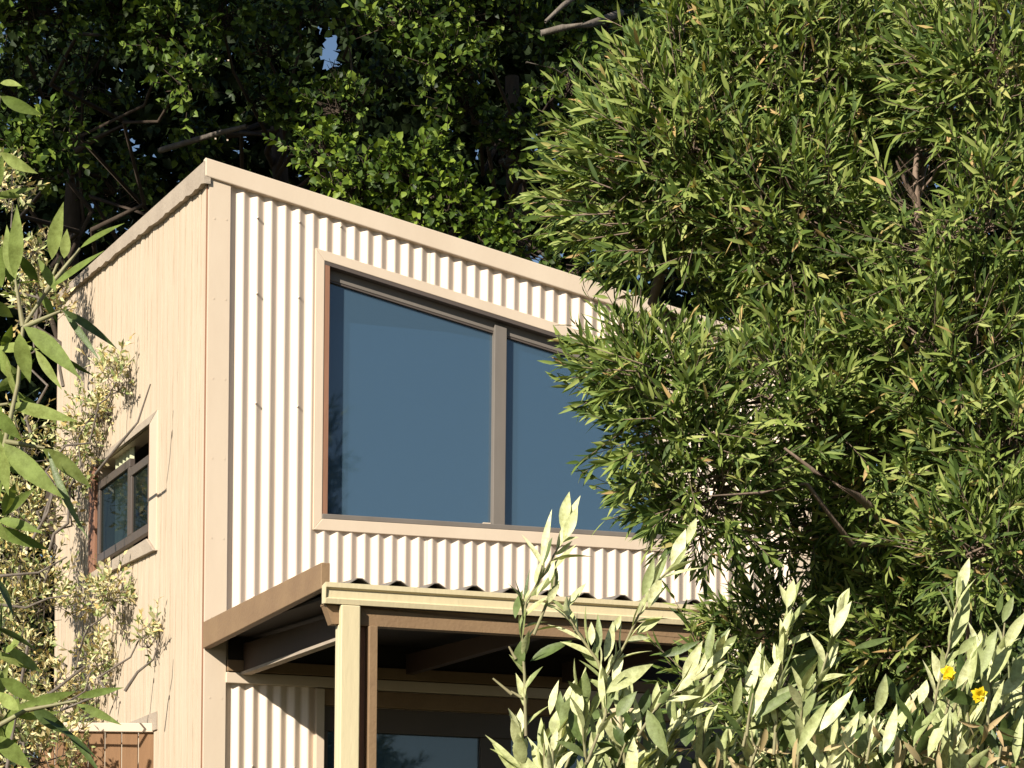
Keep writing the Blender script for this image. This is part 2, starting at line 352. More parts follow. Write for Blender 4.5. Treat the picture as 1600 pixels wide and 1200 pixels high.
# porch roof sheet
m = MB(); m.smooth = False; PR = .185; n_ = int((XP+.02)/PR*8)
yr0 = yF-.06; zr0 = zg_t+.012; yr1 = -.03; zr1 = zt_w+.02
for i in range(n_+1):
    x = .03 + PR/8*i; ph = (i % 8); h = {0: 0, 1: 0, 2: .0, 3: .016, 4: .03, 5: .03, 6: .016, 7: 0}[ph]
    m.v += [(x, yr0, zr0+h-.012), (x, yr1, zr1+h)]
for i in range(n_): a = 2*i; m.f.append((a, a+2, a+3, a+1))
o = m.build('porch_roof', M['sheet'], house); md = o.modifiers.new('s', 'SOLIDIFY'); md.thickness = .004
# soffit lining (dark)
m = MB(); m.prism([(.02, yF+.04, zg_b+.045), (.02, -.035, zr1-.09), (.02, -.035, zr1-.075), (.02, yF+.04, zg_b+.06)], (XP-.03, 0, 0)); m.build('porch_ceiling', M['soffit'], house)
# front beam
zfb_t, zfb_b = FW(600, 950, yF)[1], FW(600, 981, yF)[1]
fx0 = FW(505, 950, yF)[0]
m = MB(); m.prism([(fx0, yF-.035, zfb_t), (fx0+.035, yF-.035, zfb_b), (XP-.02, yF-.035, zfb_b), (XP-.02, yF-.035, zg_b-.002), (fx0, yF-.035, zg_b-.002)], (0, .075, 0)); m.build('porch_beam', M['brown'], house, .003)
# side beam, rafters
zsb = FW(377, 1051)[1]; xs = FW(377, 1051)[0]
m = MB(); m.prism([(xs, -.035, zsb), (xs, yF+.05, zfb_b+.0), (xs, yF+.05, zfb_b+.10), (xs, -.035, zsb+.15)], (.045, 0, 0)); m.build('rafter', M['soffit2'], house, .003)
m = MB(); m.prism([(xs-.012, -.036, zsb-.016), (xs-.012, yF+.05, zfb_b-.016), (xs-.012, yF+.05, zfb_b-.001), (xs-.012, -.036, zsb-.001)], (.05, 0, 0)); m.build('rafter_lit_edge', M['barge'], house)  # pale strip added for the light along the rafter's bottom edge
for q in range(1, int((XP-xs-.1)/.9)+1):
    m = MB(); x = xs+q*.9; m.prism([(x, -.035, zsb+.03), (x, yF+.05, zfb_b+.02), (x, yF+.05, zfb_b+.09), (x, -.035, zsb+.14)], (.045, 0, 0)); m.build('rafter', M['soffit2'], house, .003)
m = MB(); m.prism([(-.018+.12, -.05, FW(353, 1051)[1]+.004), (XR, -.05, FW(353, 1051)[1]+.004), (XR, -.05, FW(353, 1032)[1]), (-.018+.12, -.05, FW(353, 1032)[1])], (0, .05, 0)); m.build('ledger', M['brown'], house, .003)
m = MB(); m.box(xcb+.02, XR, -.03, -.001, FW(353, 1032)[1]+.002, zr1-.05); m.build('porch_shade_panel', M['soffit'], house)  # near-black panel added to darken the shaded wall under the porch
zk1, zk0 = FW(353, 1051)[1], FW(353, 1068)[1]
m = MB(); m.box(xcb, XR, -.042, -.001, zk0, zk1); m.build('wall_band', M['cream'], house, .004)
m = MB(); m.box(xd1, XR, -.035, -.001, FW(560, 1105)[1], zk0-.006); m.build('door_head_trim', M['brown'], house, .004)  # brown used here so the colour carries the porch shade
# posts
yp = yF-.078
x0 = FW(533, 1000, yp)[0]; x1 = FW(563, 1000, yp)[0]
m = MB(); m.box(x0, x1, yp, yp+.041, .3, zg_b-.003); m.box(x0, x1, yp+.041, yp+.094, .3, zfb_b-.001)
m.build('porch_post', M['yellow'], house, .005)
xa = FW(569, 1000, yF+.02)[0]; m = MB(); m.box(xa, xa+.04, yF-.062, yF+.03, .3, zfb_b-.002); m.build('post_packer', M['brown'], house, .003)
m = MB(); m.box(x1+.001, xa-.001, yF-.0, yF+.03, .3, zfb_b-.002); m.build('post_web', M['jamb'], house)
x0 = FW(965, 1150, yp)[0]; m = MB(); zz = FW(980, 1113, yp)[1]
m.box(x0, x0+.11, yp, yp+.1, .3, zz); m.box(x0-.012, x0+.122, yp-.012, yp+.112, zz, zz+.02); m.build('newel_post', M['yellow'], house, .004)
# lower glazed doors
zg0 = FW(580, 1146, .04)[1]
dr = empty('glazed_doors', (0, 0, 0)); dr.parent = house
xe = xd1+3.1
fr('trim', [(xd0, GZ-.3), (xd1, GZ-.3), (xd1, zk0-.006), (xd0, zk0-.006)], -.05, -.001, M['cream'], dr)
fr('frame', [(xd1, zg0), (xe, zg0), (xe, zd), (xd1, zd)], -.01, .07, M['bronze'], dr)
q0 = FW(508, 1150, .04)[0]; q1 = FW(748, 1150, .04)[0]; q2 = FW(795, 1150, .04)[0]; q3 = q2+(q1-q0)
fr('frame', [(xd1, GZ-.3), (q0, GZ-.3), (q0, zg0), (xd1, zg0)], -.01, .07, M['bronze'], dr)
fr('frame', [(q1, GZ-.3), (q2, GZ-.3), (q2, zg0), (q1, zg0)], -.0, .07, M['bronze'], dr)
fr('frame', [(q3, GZ-.3), (xe, GZ-.3), (xe, zg0), (q3, zg0)], -.0, .07, M['bronze'], dr)
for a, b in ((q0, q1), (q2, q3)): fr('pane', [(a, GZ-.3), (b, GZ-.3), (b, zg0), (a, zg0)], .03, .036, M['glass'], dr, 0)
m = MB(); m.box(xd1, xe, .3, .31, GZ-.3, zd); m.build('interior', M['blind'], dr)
# horizontal batten low on the side wall, seen over the gate
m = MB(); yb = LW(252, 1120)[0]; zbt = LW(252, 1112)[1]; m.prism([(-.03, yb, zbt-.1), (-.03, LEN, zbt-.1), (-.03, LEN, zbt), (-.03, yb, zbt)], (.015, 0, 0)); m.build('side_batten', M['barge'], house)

# ------------------------------------------------------------------ gate left of the house
YG = 16.75
gp = at(256, 1140, YG); gt = empty('gate', (gp[0], YG, GZ))
tag(gt, 'brown vertical board gate under a cream header at the bottom left of the side wall', 'gate')
L = at(60, 1140, YG)[0]-gp[0]; z1 = at(200, 1130, YG)[2]-GZ; z0 = at(200, 1144, YG)[2]-GZ
m = MB(); m.box(L, .0, -.02, .04, z0, z1); m.build('header', M['cream'], gt, .004)
m = MB(); m.box(-.05, .01, -.01, .035, -.4, z0-.001); m.build('gate_post', M['cream'], gt, .004)
x = -.052; i = 0; m = MB()
while x > L: m.box(x-.088, x, .0, .02, -.3, z0-.002); x -= .094; i += 1
m.build('boards', M['fence'], gt, .003)
m = MB(); m.box(L, -.05, .021, .045, z0-.3, z0-.2); m.build('rail', M['fence'], gt, .003)

# ------------------------------------------------------------------ foliage tools
rng = np.random.default_rng(7)
UP = np.array((0, 0, 1.0)); SUN = np.array(sw); TOCAM = np.array((0, -1.0, 0))
def nrm(v): return v/np.maximum(np.linalg.norm(v, axis=-1, keepdims=True), 1e-9)
def tri_mesh(name, V, T, mt, parent, smooth=False):
    me = bpy.data.meshes.new(name)
    me.vertices.add(len(V)); me.vertices.foreach_set('co', np.ascontiguousarray(V, dtype=np.float32).ravel())
    me.loops.add(T.size); me.loops.foreach_set('vertex_index', np.ascontiguousarray(T, dtype=np.int32).ravel())
    me.polygons.add(len(T)); me.polygons.foreach_set('loop_start', np.arange(0, T.size, 3, dtype=np.int32))
    me.update(calc_edges=True)
    if smooth: me.shade_smooth()
    return link(name, me, parent, mt)
def leaves(name, Lf, mt, parent, rows=1, fold=.25, curl=.12, peak=.75, smooth=False, origin=None):
    P, D, Nn, L, W = [np.concatenate(a) for a in zip(*Lf)]
    if origin is not None: P = P-np.array(origin)
    D = nrm(D); S = nrm(np.cross(D, Nn)); Nn = nrm(np.cross(S, D)); n = len(P); L = L[:, None]; W = W[:, None]
    nv = 2+3*rows; V = np.zeros((n, nv, 3)); V[:, 0] = P
    cu = (curl*(.4+1.2*rng.random((n, 1)))); sd = (rng.random((n, 1))-.5)*.25
    def mid(t): return P+D*L*t-Nn*cu*L*t*t+S*sd*L*t*t
    for r in range(rows):
        t = (r+1)/(rows+1); w_ = math.sin(math.pi*t**peak)**1.05*.5 if rows > 1 else .5
        c = mid(t); V[:, 1+3*r] = c-S*W*w_+Nn*W*fold*w_; V[:, 2+3*r] = c; V[:, 3+3*r] = c+S*W*w_+Nn*W*fold*w_
    V[:, -1] = mid(1.0)
    T = [(0, 2, 1), (0, 3, 2)]
    for r in range(rows-1):
        a = 1+3*r; T += [(a, a+1, a+4), (a, a+4, a+3), (a+1, a+2, a+5), (a+1, a+5, a+4)]
    a = 1+3*(rows-1); T += [(a, a+1, nv-1), (a+1, a+2, nv-1)]
    T = (np.array(T)[None]+np.arange(n)[:, None, None]*nv).reshape(-1, 3)
    return tri_mesh(name, V.reshape(-1, 3), T, mt, parent, smooth)
class Tubes:
    def __init__(s): s.V = []; s.T = []; s.n = 0
    def add(s, pts, rad, k=6):
        pts = np.asarray(pts, float); m_ = len(pts); rad = np.broadcast_to(rad, (m_,))
        tg = nrm(np.gradient(pts, axis=0)); a = np.where(np.abs(tg[:, :1]) < .8, np.array([[1., 0, 0]]), np.array([[0, 1., 0]]))
        U = nrm(np.cross(tg, a)); Vv = np.cross(tg, U); ang = np.arange(k)*2*math.pi/k
        ring = pts[:, None]+rad[:, None, None]*(np.cos(ang)[None, :, None]*U[:, None]+np.sin(ang)[None, :, None]*Vv[:, None])
        s.V.append(ring.reshape(-1, 3)); i = np.arange(k); j = (i+1) % k; T = []
        for q in range(m_-1):
            b = q*k; T.append(np.stack([b+i, b+j, b+k+j], 1)); T.append(np.stack([b+i, b+k+j, b+k+i], 1))
        s.T.append(np.concatenate(T)+s.n); s.n += m_*k
    def sticks(s, A_, B_, r0, r1):           # many straight three-sided twigs
        if not len(A_): return
        t = nrm(B_-A_); a = np.where(np.abs(t[:, :1]) < .8, np.array([[1., 0, 0]]), np.array([[0, 1., 0]])); U = nrm(np.cross(t, a)); Vv = np.cross(t, U); R_ = []
        for q in range(3):
            c, d = math.cos(q*2.094), math.sin(q*2.094); R_.append((c*U+d*Vv))
        V = np.stack([A_+r0*x for x in R_]+[B_+r1*x for x in R_], 1); n_ = len(A_)
        T = np.array([(0, 1, 4), (0, 4, 3), (1, 2, 5), (1, 5, 4), (2, 0, 3), (2, 3, 5)])
        s.V.append(V.reshape(-1, 3)); s.T.append((T[None]+np.arange(n_)[:, None, None]*6).reshape(-1, 3)+s.n); s.n += n_*6
    def build(s, name, mt, parent, origin=(0, 0, 0)):
        return tri_mesh(name, np.concatenate(s.V)-np.array(origin), np.concatenate(s.T), mt, parent, True)
def wig(a, b, k=7, amp=.06, sag=0):           # a crooked line from a to b
    a = np.asarray(a, float); b = np.asarray(b, float); t = np.linspace(0, 1, k)[:, None]; L = np.linalg.norm(b-a)
    n_ = rng.normal(size=(k, 3))*amp*L*np.sin(t*math.pi)*.5
    return a+(b-a)*t+n_+UP*sag*L*np.sin(t*math.pi)
def shoots(base, dr_, ln, nl, LL, LW_, al=(62, 22), jit=.35, gather=0.0, upn=0.0, sunb=0.0):
    """leaves set spirally along straight shoots"""
    k_ = len(base); dr_ = nrm(dr_); ln = np.broadcast_to(ln, (k_,))
    a = np.where(np.abs(dr_[:, 2:3]) < .9, UP[None], np.array([[1., 0, 0]])); U = nrm(np.cross(dr_, a)); V = np.cross(dr_, U)
    t = ((np.arange(nl)+.6)/nl)[None]+rng.uniform(-.4, .4, (k_, nl))/nl; t = t**(1/(1+gather))
    ph = np.arange(nl)[None]*2.4+rng.random((k_, 1))*6.28+rng.normal(size=(k_, nl))*.3
    alr = np.radians(al[0]+(al[1]-al[0])*t+rng.normal(size=(k_, nl))*9)
    rad = np.cos(ph)[..., None]*U[:, None]+np.sin(ph)[..., None]*V[:, None]
    D = dr_[:, None]*np.cos(alr)[..., None]+rad*np.sin(alr)[..., None]+rng.normal(size=(k_, nl, 3))*jit*.3
    P = base[:, None]+dr_[:, None]*(ln[:, None]*t)[..., None]
    Nn = dr_[:, None]*1.0+rng.normal(size=(k_, nl, 3))*jit+UP*upn+SUN*sunb
    L = LL*(1-.35*t**2)*rng.uniform(.65, 1.2, (k_, nl)); W = LW_*rng.uniform(.7, 1.25, (k_, nl))
    return [(P.reshape(-1, 3), D.reshape(-1, 3), Nn.reshape(-1, 3), L.ravel(), W.ravel())]
def lobe_pts(c, r, n_, inner=.45, back=.5):
    u = nrm(rng.normal(size=(n_*2, 3))); keep = (u[:, 1] < .35) | (rng.random(len(u)) < back); u = u[keep][:n_]
    q = (inner**2+(1-inner**2)*rng.random(len(u)))**.5
    return c+u*q[:, None]*np.asarray(r), u
def plobe(px, py, Y, rx, ry, ryd=None):
    c = at(px, py, Y); a = rx*Y/F; b = ry*Y/F
    return c, np.array((a, ryd if ryd else (a+b)*.5, b))

# ------------------------------------------------------------------ acacia on the right
def acacia():
    base = at(1470, 1200, 12.4); base[2] = gz(base[0], base[1])
    t = empty('acacia_tree', base); tag(t, 'big dense narrow-leaved green tree filling the right side in front of the house', 'tree')
    lobes = [(1125, 70, 12.0, 95, 110), (1040, 175, 12.1, 70, 80), (985, 265, 12.1, 75, 50), (1000, 335, 12.0, 90, 50), (1080, 260, 11.8, 150, 130), (1230, 110, 11.9, 150, 150),
             (1230, 330, 11.7, 140, 130), (1390, 120, 12.1, 150, 170), (1540, 130, 11.6, 140, 170), (1360, 330, 12.3, 110, 150), (1510, 370, 11.5, 150, 150),
             (1090, 410, 12.2, 120, 60), (1290, 480, 11.9, 150, 110), (1470, 560, 11.5, 170, 130), (1170, 545, 12.1, 90, 60), (1000, 580, 11.5, 85, 45), (1060, 650, 11.4, 100, 85),
             (1110, 760, 11.5, 110, 85), (1240, 640, 11.6, 130, 110), (1380, 720, 11.7, 150, 110), (1560, 720, 11.4, 120, 150), (1540, 860, 11.2, 95, 75),
             (1260, 830, 12.3, 120, 70), (1430, 900, 12.5, 130, 90), (1230, 990, 12.6, 120, 60), (1400, 1030, 12.5, 170, 70), (1560, 1000, 12.4, 120, 90), (1300, 1120, 12.7, 200, 80), (1120, 1060, 12.8, 70, 40), (1440, 930, 12.0, 100, 60), (1400, 1000, 12.0, 110, 50), (1510, 1010, 12.0, 80, 60)]
    tb = Tubes(); Lf = []
    fork = at(1440, 640, 12.3); tb.add(wig(base, fork, 9, .05), np.linspace(.07, .045, 9), 8)
    fork2 = at(1435, 420, 12.2)
    tb.add(wig(fork, fork2, 6, .04), np.linspace(.04, .02, 6), 8)
    tb.add(np.array([at(1433, 430, 11.72), at(1434, 330, 11.7), at(1430, 270, 11.7), at(1440, 170, 11.75), at(1445, 60, 11.8)]), np.array([.018, .016, .012, .008, .005]), 6)
    tb.add(np.array([at(1433, 318, 11.7), at(1415, 285, 11.65), at(1400, 250, 11.6)]), np.array([.012, .01, .004]), 5)
    tb.add(np.array([at(1434, 305, 11.7), at(1455, 280, 11.65), at(1470, 255, 11.6)]), np.array([.007, .005, .002]), 5)
    tb.add(np.array([at(1433, 285, 11.7), at(1415, 262, 11.65), at(1402, 243, 11.6)]), np.array([.006, .005, .002]), 5)
    tb.add(np.array([at(1470, 900, 12.2), at(1400, 830, 11.7), at(1340, 775, 11.35), at(1270, 735, 11.2), at(1225, 700, 11.2)]), np.array([.03, .022, .015, .01, .005]), 6)
    tb.add(np.array([at(1420, 850, 11.9), at(1330, 850, 11.5), at(1260, 755, 11.3), at(1190, 770, 11.2), at(1110, 775, 11.1)]), np.array([.015, .012, .008, .006, .003]), 5)
    tb.add(np.array([at(1100, 560, 12.3), at(1020, 470, 12.2), at(1035, 420, 12.15), at(1060, 360, 12.0)]), np.array([.03, .028, .022, .01]), 6)
    tb.add(np.array([at(1430, 650, 12.3), at(1290, 500, 12.0), at(1200, 400, 11.7), at(1150, 330, 11.6), at(1050, 240, 11.7)]), np.array([.03, .024, .016, .01, .005]), 6)
    for (px, py, Y, rx, ry) in lobes:
        c, r = plobe(px, py, Y, rx, ry); r[1] = min(r[1], .42)
        src = fork if py > 430 else fork2
        if py > 850: src = (base+fork)*.5
        tb.add(wig(src, c, 7, .10), np.linspace(.024, .008, 7), 5)
        dens = 105 if py < 900 else 75
        if (px, py) == (1090, 410): dens = 40
        if (px, py) in ((1170, 545), (1120, 1060)): dens = 35
        n_ = int(.78*dens*4*math.pi*((r[0]*r[2])**.8+2*(r[0]*r[1])**.8)/3) + 8
        P, u = lobe_pts(c, r*.86, n_, .35, .35)
        ql, qr = ab(0, 0), 0
        dv = u*.9+UP*.45+rng.normal(size=u.shape)*.35+np.array((-.15, -.15, 0))
        ln = rng.uniform(.12, .26, len(P)); lg = rng.random(len(P)) < .14; ln[lg] *= 1.7
        # keep the bare fork in view
        Pm = P-0
        pxs = Pm[:, 0]/Pm[:, 1]*F+PX; pys = PY-(Pm[:, 2]-CAMZ)/Pm[:, 1]*F
        hole = (((pxs-1436)/48)**2+((pys-268)/62)**2 < 1) & (Pm[:, 1] < 11.9)
        P, dv, ln = P[~hole], dv[~hole], ln[~hole]
        Lf += shoots(P, dv, ln, 12, .112, .0165, (60, 14), .6, .2, 0, .55)
        P_, D_, N_, L_, W_ = Lf.pop(); qx = P_[:, 0]/P_[:, 1]*F+PX+10; qy = PY-(P_[:, 2]-CAMZ)/P_[:, 1]*F
        kk = ~(((((qx-1436)/50)**2+((qy-275)/66)**2 < 1) | (((qx-1433)/16)**2+((qy-390)/60)**2 < 1)) & (P_[:, 1] < 12.25)); Lf.append((P_[kk], D_[kk], N_[kk], L_[kk], W_[kk]))
        tb.sticks(P-nrm(dv)*.06, P+nrm(dv)*ln[:, None], .003, .0012)
        m_ = max(4, len(P)//7)
        tb.sticks(np.repeat(c[None], m_, 0)+rng.normal(size=(m_, 3))*.05, P[:m_], .006, .003)
    SP = [(1045, 110, 990, 15), (1060, 60, 1035, -20), (1010, 140, 945, 55), (1000, 170, 925, 100), (990, 200, 880, 150), (960, 240, 860, 190), (950, 250, 835, 225), (960, 290, 808, 215), (940, 300, 812, 262), (930, 320, 800, 300),
          (960, 330, 815, 330), (970, 350, 840, 345), (980, 360, 845, 385), (1000, 380, 880, 410), (1010, 390, 905, 440), (1020, 400, 940, 455), (1000, 560, 880, 535), (990, 590, 890, 572), (1000, 600, 925, 628), (1010, 640, 935, 655), (1000, 700, 930, 742), (1020, 740, 950, 790), (1050, 790, 985, 835), (1090, 830, 1040, 860),
          (1000, 250, 890, 205), (1010, 110, 975, 40), (970, 210, 905, 120)]
    sb, sd = [], []
    for x0, y0, x1, y1 in SP:
        for q in range(3):
            ya = 11.75 if y0 < 500 else 11.25; ya += rng.uniform(-.25, .2); a = at(x0+rng.uniform(-14, 14), y0+rng.uniform(-14, 14), ya); b = at(x0+(x1-x0)*(.96-.13*q)+rng.uniform(-14, 14), y0+(y1-y0)*(.96-.13*q)+rng.uniform(-14, 14), ya-.05); sb.append(a); sd.append(b-a)
    sb, sd = np.array(sb), np.array(sd); sl_ = np.linalg.norm(sd, axis=1)-.04
    Lf += shoots(sb, sd, sl_, 18, .118, .018, (48, 12), .5, .25, 0, .55)
    tb.sticks(sb, sb+nrm(sd)*sl_[:, None], .004, .0015)
    tb.build('branches', M['bark'], t, base)
    leaves('foliage', Lf, M['acacia'], t, 2, .3, .14, .8, origin=base)
M['acacia'] = leafmat('acacia_leaves', [(.035, .065, .012), (.10, .155, .030), (.20, .26, .055), (.34, .385, .11)], .25, .6, .28, dead=(.45, .30, .12))
acacia()

# ------------------------------------------------------------------ broad-leaved trees behind the house
HOLES = [(512, 85, 20, 42), (338, 148, 6, 7), (208, 235, 6, 14), (415, 22, 5, 6), (120, 362, 9, 20), (447, 246, 8, 9), (505, 170, 6, 8), (365, 230, 7, 5), (742, 245, 8, 10), (832, 402, 14, 9), (345, 115, 4, 5), (560, 60, 4, 6), (300, 190, 4, 5), (90, 85, 4, 4)]
def cull(Lf, P_=None):
    out = []
    for P, D, Nn, L, W in Lf:
        px = P[:, 0]/P[:, 1]*F+PX+10; py = PY-(P[:, 2]-CAMZ)/P[:, 1]*F; k_ = np.ones(len(P), bool)
        for a, b, c, d in HOLES: k_ &= ((px-a)/(c+7))**2+((py-b)/(d+5))**2 > rng.uniform(.35, 1.35, len(P))
        out.append((P[k_], D[k_], Nn[k_], L[k_], W[k_]))
    return out
def broad(name, label, trunk, lobes, fill, mt, LL=.098, group='trees behind the house', limbs=()):
    tx, tY = trunk; g0 = at(tx, 1000, tY); g0[2] = gz(g0[0], g0[1])-.1
    t = empty(name, g0); tag(t, label, 'tree', group)
    tb = Tubes(); Lf = []; top = at(tx, 330 if 'bright' in label else 120, tY+.3)
    tb.add(wig(g0, top, 10, .04), np.linspace(.17, .06, 10), 9)
    for (px, py, Y, rx, ry, n_) in lobes:
        c, r = plobe(px, py, Y, rx*.66, ry*.66)
        tb.add(wig(top-UP*rng.uniform(.5, 3), c, 8, .12, .05), np.linspace(.03, .01, 8), 6)
        n_ = int(n_*(.6 if 'bright' not in label else .48)); P, u = lobe_pts(c, r, n_, .2, .5)
        dv = u*.8+UP*.3+rng.normal(size=u.shape)*.5+np.array((-.2, -.4, 0)); ln = rng.uniform(.12, .3, len(P))
        Lf += shoots(P, dv, ln, 8, LL, LL*.52, (70, 35), .7, .8, .5)
        tb.sticks(P-nrm(dv)*.12, P+nrm(dv)*ln[:, None], .006, .002)
        m_ = max(3, len(P)//6); tb.sticks(np.repeat(c[None], m_, 0), P[:m_], .012, .005)
    for (c, r, n_, big) in fill:
        P, u = lobe_pts(np.array(c), np.array(r), n_, .1, .8)
        dv = u*.6+UP*.3+rng.normal(size=u.shape)*.6
        Lf += shoots(P, dv, .4, 8, big, big*.62, (75, 40), .9, .5)
    tb.build('trunk', M['barkd'], t, g0)
    for pts, r0, r1 in limbs:
        lt = Tubes(); lt.add(np.array([at(*p_) for p_ in pts]), np.linspace(r0, r1, len(pts)), 6); lt.build('bare_limb', M['barkb'], t, g0)
    leaves('foliage', cull(Lf), mt, t, 2, .25, .2, .8, origin=g0)
def wl(px, py, Y): return tuple(at(px, py, Y))
M['oak'] = leafmat('broad_leaves', [(.010, .022, .004), (.03, .055, .008), (.08, .13, .018), (.18, .24, .035)], .12, .5, .2)  # low ramp colours darkened to deepen the shade inside the crowns
M['oak2'] = leafmat('bright_broad_leaves', [(.02, .04, .006), (.07, .12, .014), (.20, .27, .03)], .2, .5, .25)
M['oak3'] = leafmat('dark_broad_leaves', [(.012, .022, .007), (.025, .04, .012)], .05, .6, .15)  # near-black leaf colour stands in for deep shade between the crowns
broad('broadleaf_tree', 'dark broad-leaved tree at the top left, beyond the side wall', (120, 24.5),
      [(50, 20, 22.5, 90, 50, 150), (190, 15, 22.8, 90, 35, 130), (265, 60, 22.3, 60, 45, 100), (60, 245, 22.0, 90, 60, 160), (20, 150, 23, 60, 60, 60), (130, 130, 24.5, 120, 90, 90), (180, 300, 25, 90, 60, 60), (290, 120, 22.2, 35, 50, 60)],
      [((-5.6, 20.3, 12.4), (2.6, 1.3, 2.0), 1500, .18), ((-8.6, 19.6, 13.4), (2.4, 1.4, 2.6), 900, .2), ], M['oak'])  # big-leaf lobes above the view, added to shade the trees behind
broad('broadleaf_tree', 'dark broad-leaved tree rising directly above the roof corner', (430, 25.5),
      [(345, 30, 22.8, 60, 45, 100), (420, 60, 24.5, 80, 60, 60), (440, 165, 23.5, 80, 50, 90), (530, 175, 23.0, 60, 50, 90), (590, 120, 24.5, 60, 60, 50), (470, 20, 24.0, 70, 30, 50), (300, 215, 25, 70, 50, 50), (560, 30, 23.8, 50, 30, 40)],
      [((-3.6, 20.6, 12.6), (1.9, 1.3, 1.7), 1300, .18), ((-6.0, 19.0, 14.6), (2.6, 1.4, 2.0), 900, .2)], M['oak'],  # unseen overhead lobes added to block sun from the background
      limbs=[([(250, 235, 24), (338, 209, 23.2), (386, 197, 23.0)], .026, .018), ([(470, 180, 24), (505, 210, 23.2), (530, 240, 23)], .012, .008), ([(552, 140, 24), (548, 90, 23.8), (540, 30, 23.6)], .012, .006)])
broad('broadleaf_tree', 'dark broad-leaved tree with pale bare limbs, left of the narrow-leaved tree', (800, 25.0),
      [(640, 35, 22.6, 80, 45, 130), (700, 100, 22.4, 75, 45, 120), (770, 25, 22.8, 80, 50, 130), (725, 165, 22.8, 60, 40, 70), (870, 50, 23.2, 60, 50, 70), (890, 130, 22.6, 45, 60, 70), (800, 230, 23.0, 60, 40, 60), (950, 40, 24, 80, 80, 60), (850, 190, 24.5, 100, 80, 50), (880, 420, 23, 70, 40, 60), (1030, 300, 24.5, 120, 180, 90)],
      [((-1.3, 20.8, 12.4), (1.8, 1.3, 1.7), 1300, .18), ((-2.6, 18.6, 15.0), (2.6, 1.4, 2.0), 900, .2)], M['oak'],  # more unseen crown lobes, added for the shade they cast
      limbs=[([(970, 20, 23.2), (921, 38, 22.2), (880, 43, 22.1), (845, 52, 22.1)], .03, .024), ([(905, -10, 22.4), (880, 8, 22.2), (852, 34, 22.1)], .025, .012), ([(900, 130, 23), (865, 108, 22.5), (822, 97, 22.4)], .014, .008)])
broad('broadleaf_tree', 'bright yellow-green leafy tree peeping over the sloping roof', (650, 23.0),
      [(560, 290, 21.0, 75, 40, 130), (640, 280, 20.8, 60, 45, 130), (700, 335, 20.8, 80, 45, 150), (780, 375, 20.8, 70, 35, 110), (500, 240, 21.4, 50, 25, 60), (620, 340, 21.2, 90, 40, 90), (690, 265, 21.0, 35, 35, 60)],
      [], M['oak2'], LL=.09)
for i_, (lb, tr_, lo_) in enumerate([
    ('far dark tree closing the view behind the top left corner', (150, 30), [(0, 200), (120, 420), (200, 120), (40, 650), (-20, 850), (60, 850), (60, 1100)]),
    ('far dark tree closing the view behind the roof peak', (420, 31), [(330, 250), (450, 80), (560, 230), (300, 0)]),
    ('far dark tree closing the view behind the middle of the roof slope', (780, 30.5), [(680, 60), (700, 300), (850, 200), (880, 420), (850, 0)]),
    ('far dark tree behind the narrow-leaved tree', (1300, 30), [(1060, 120), (1150, 420), (1350, 100), (1350, 500), (1550, 300), (1300, 800), (1550, 800), (1400, 1100), (1100, 700), (1600, 80), (1250, 280), (1500, 560), (1590, 1000), (1180, 900), (1480, 950), (1200, 600)])]):
    broad('distant_tree', lb, tr_, [], [(wl(a, b, tr_[1]-1.5), (1.15, .8, 1.15), 330, .17) for a, b in lo_], M['oak3'], group='far trees closing the view')

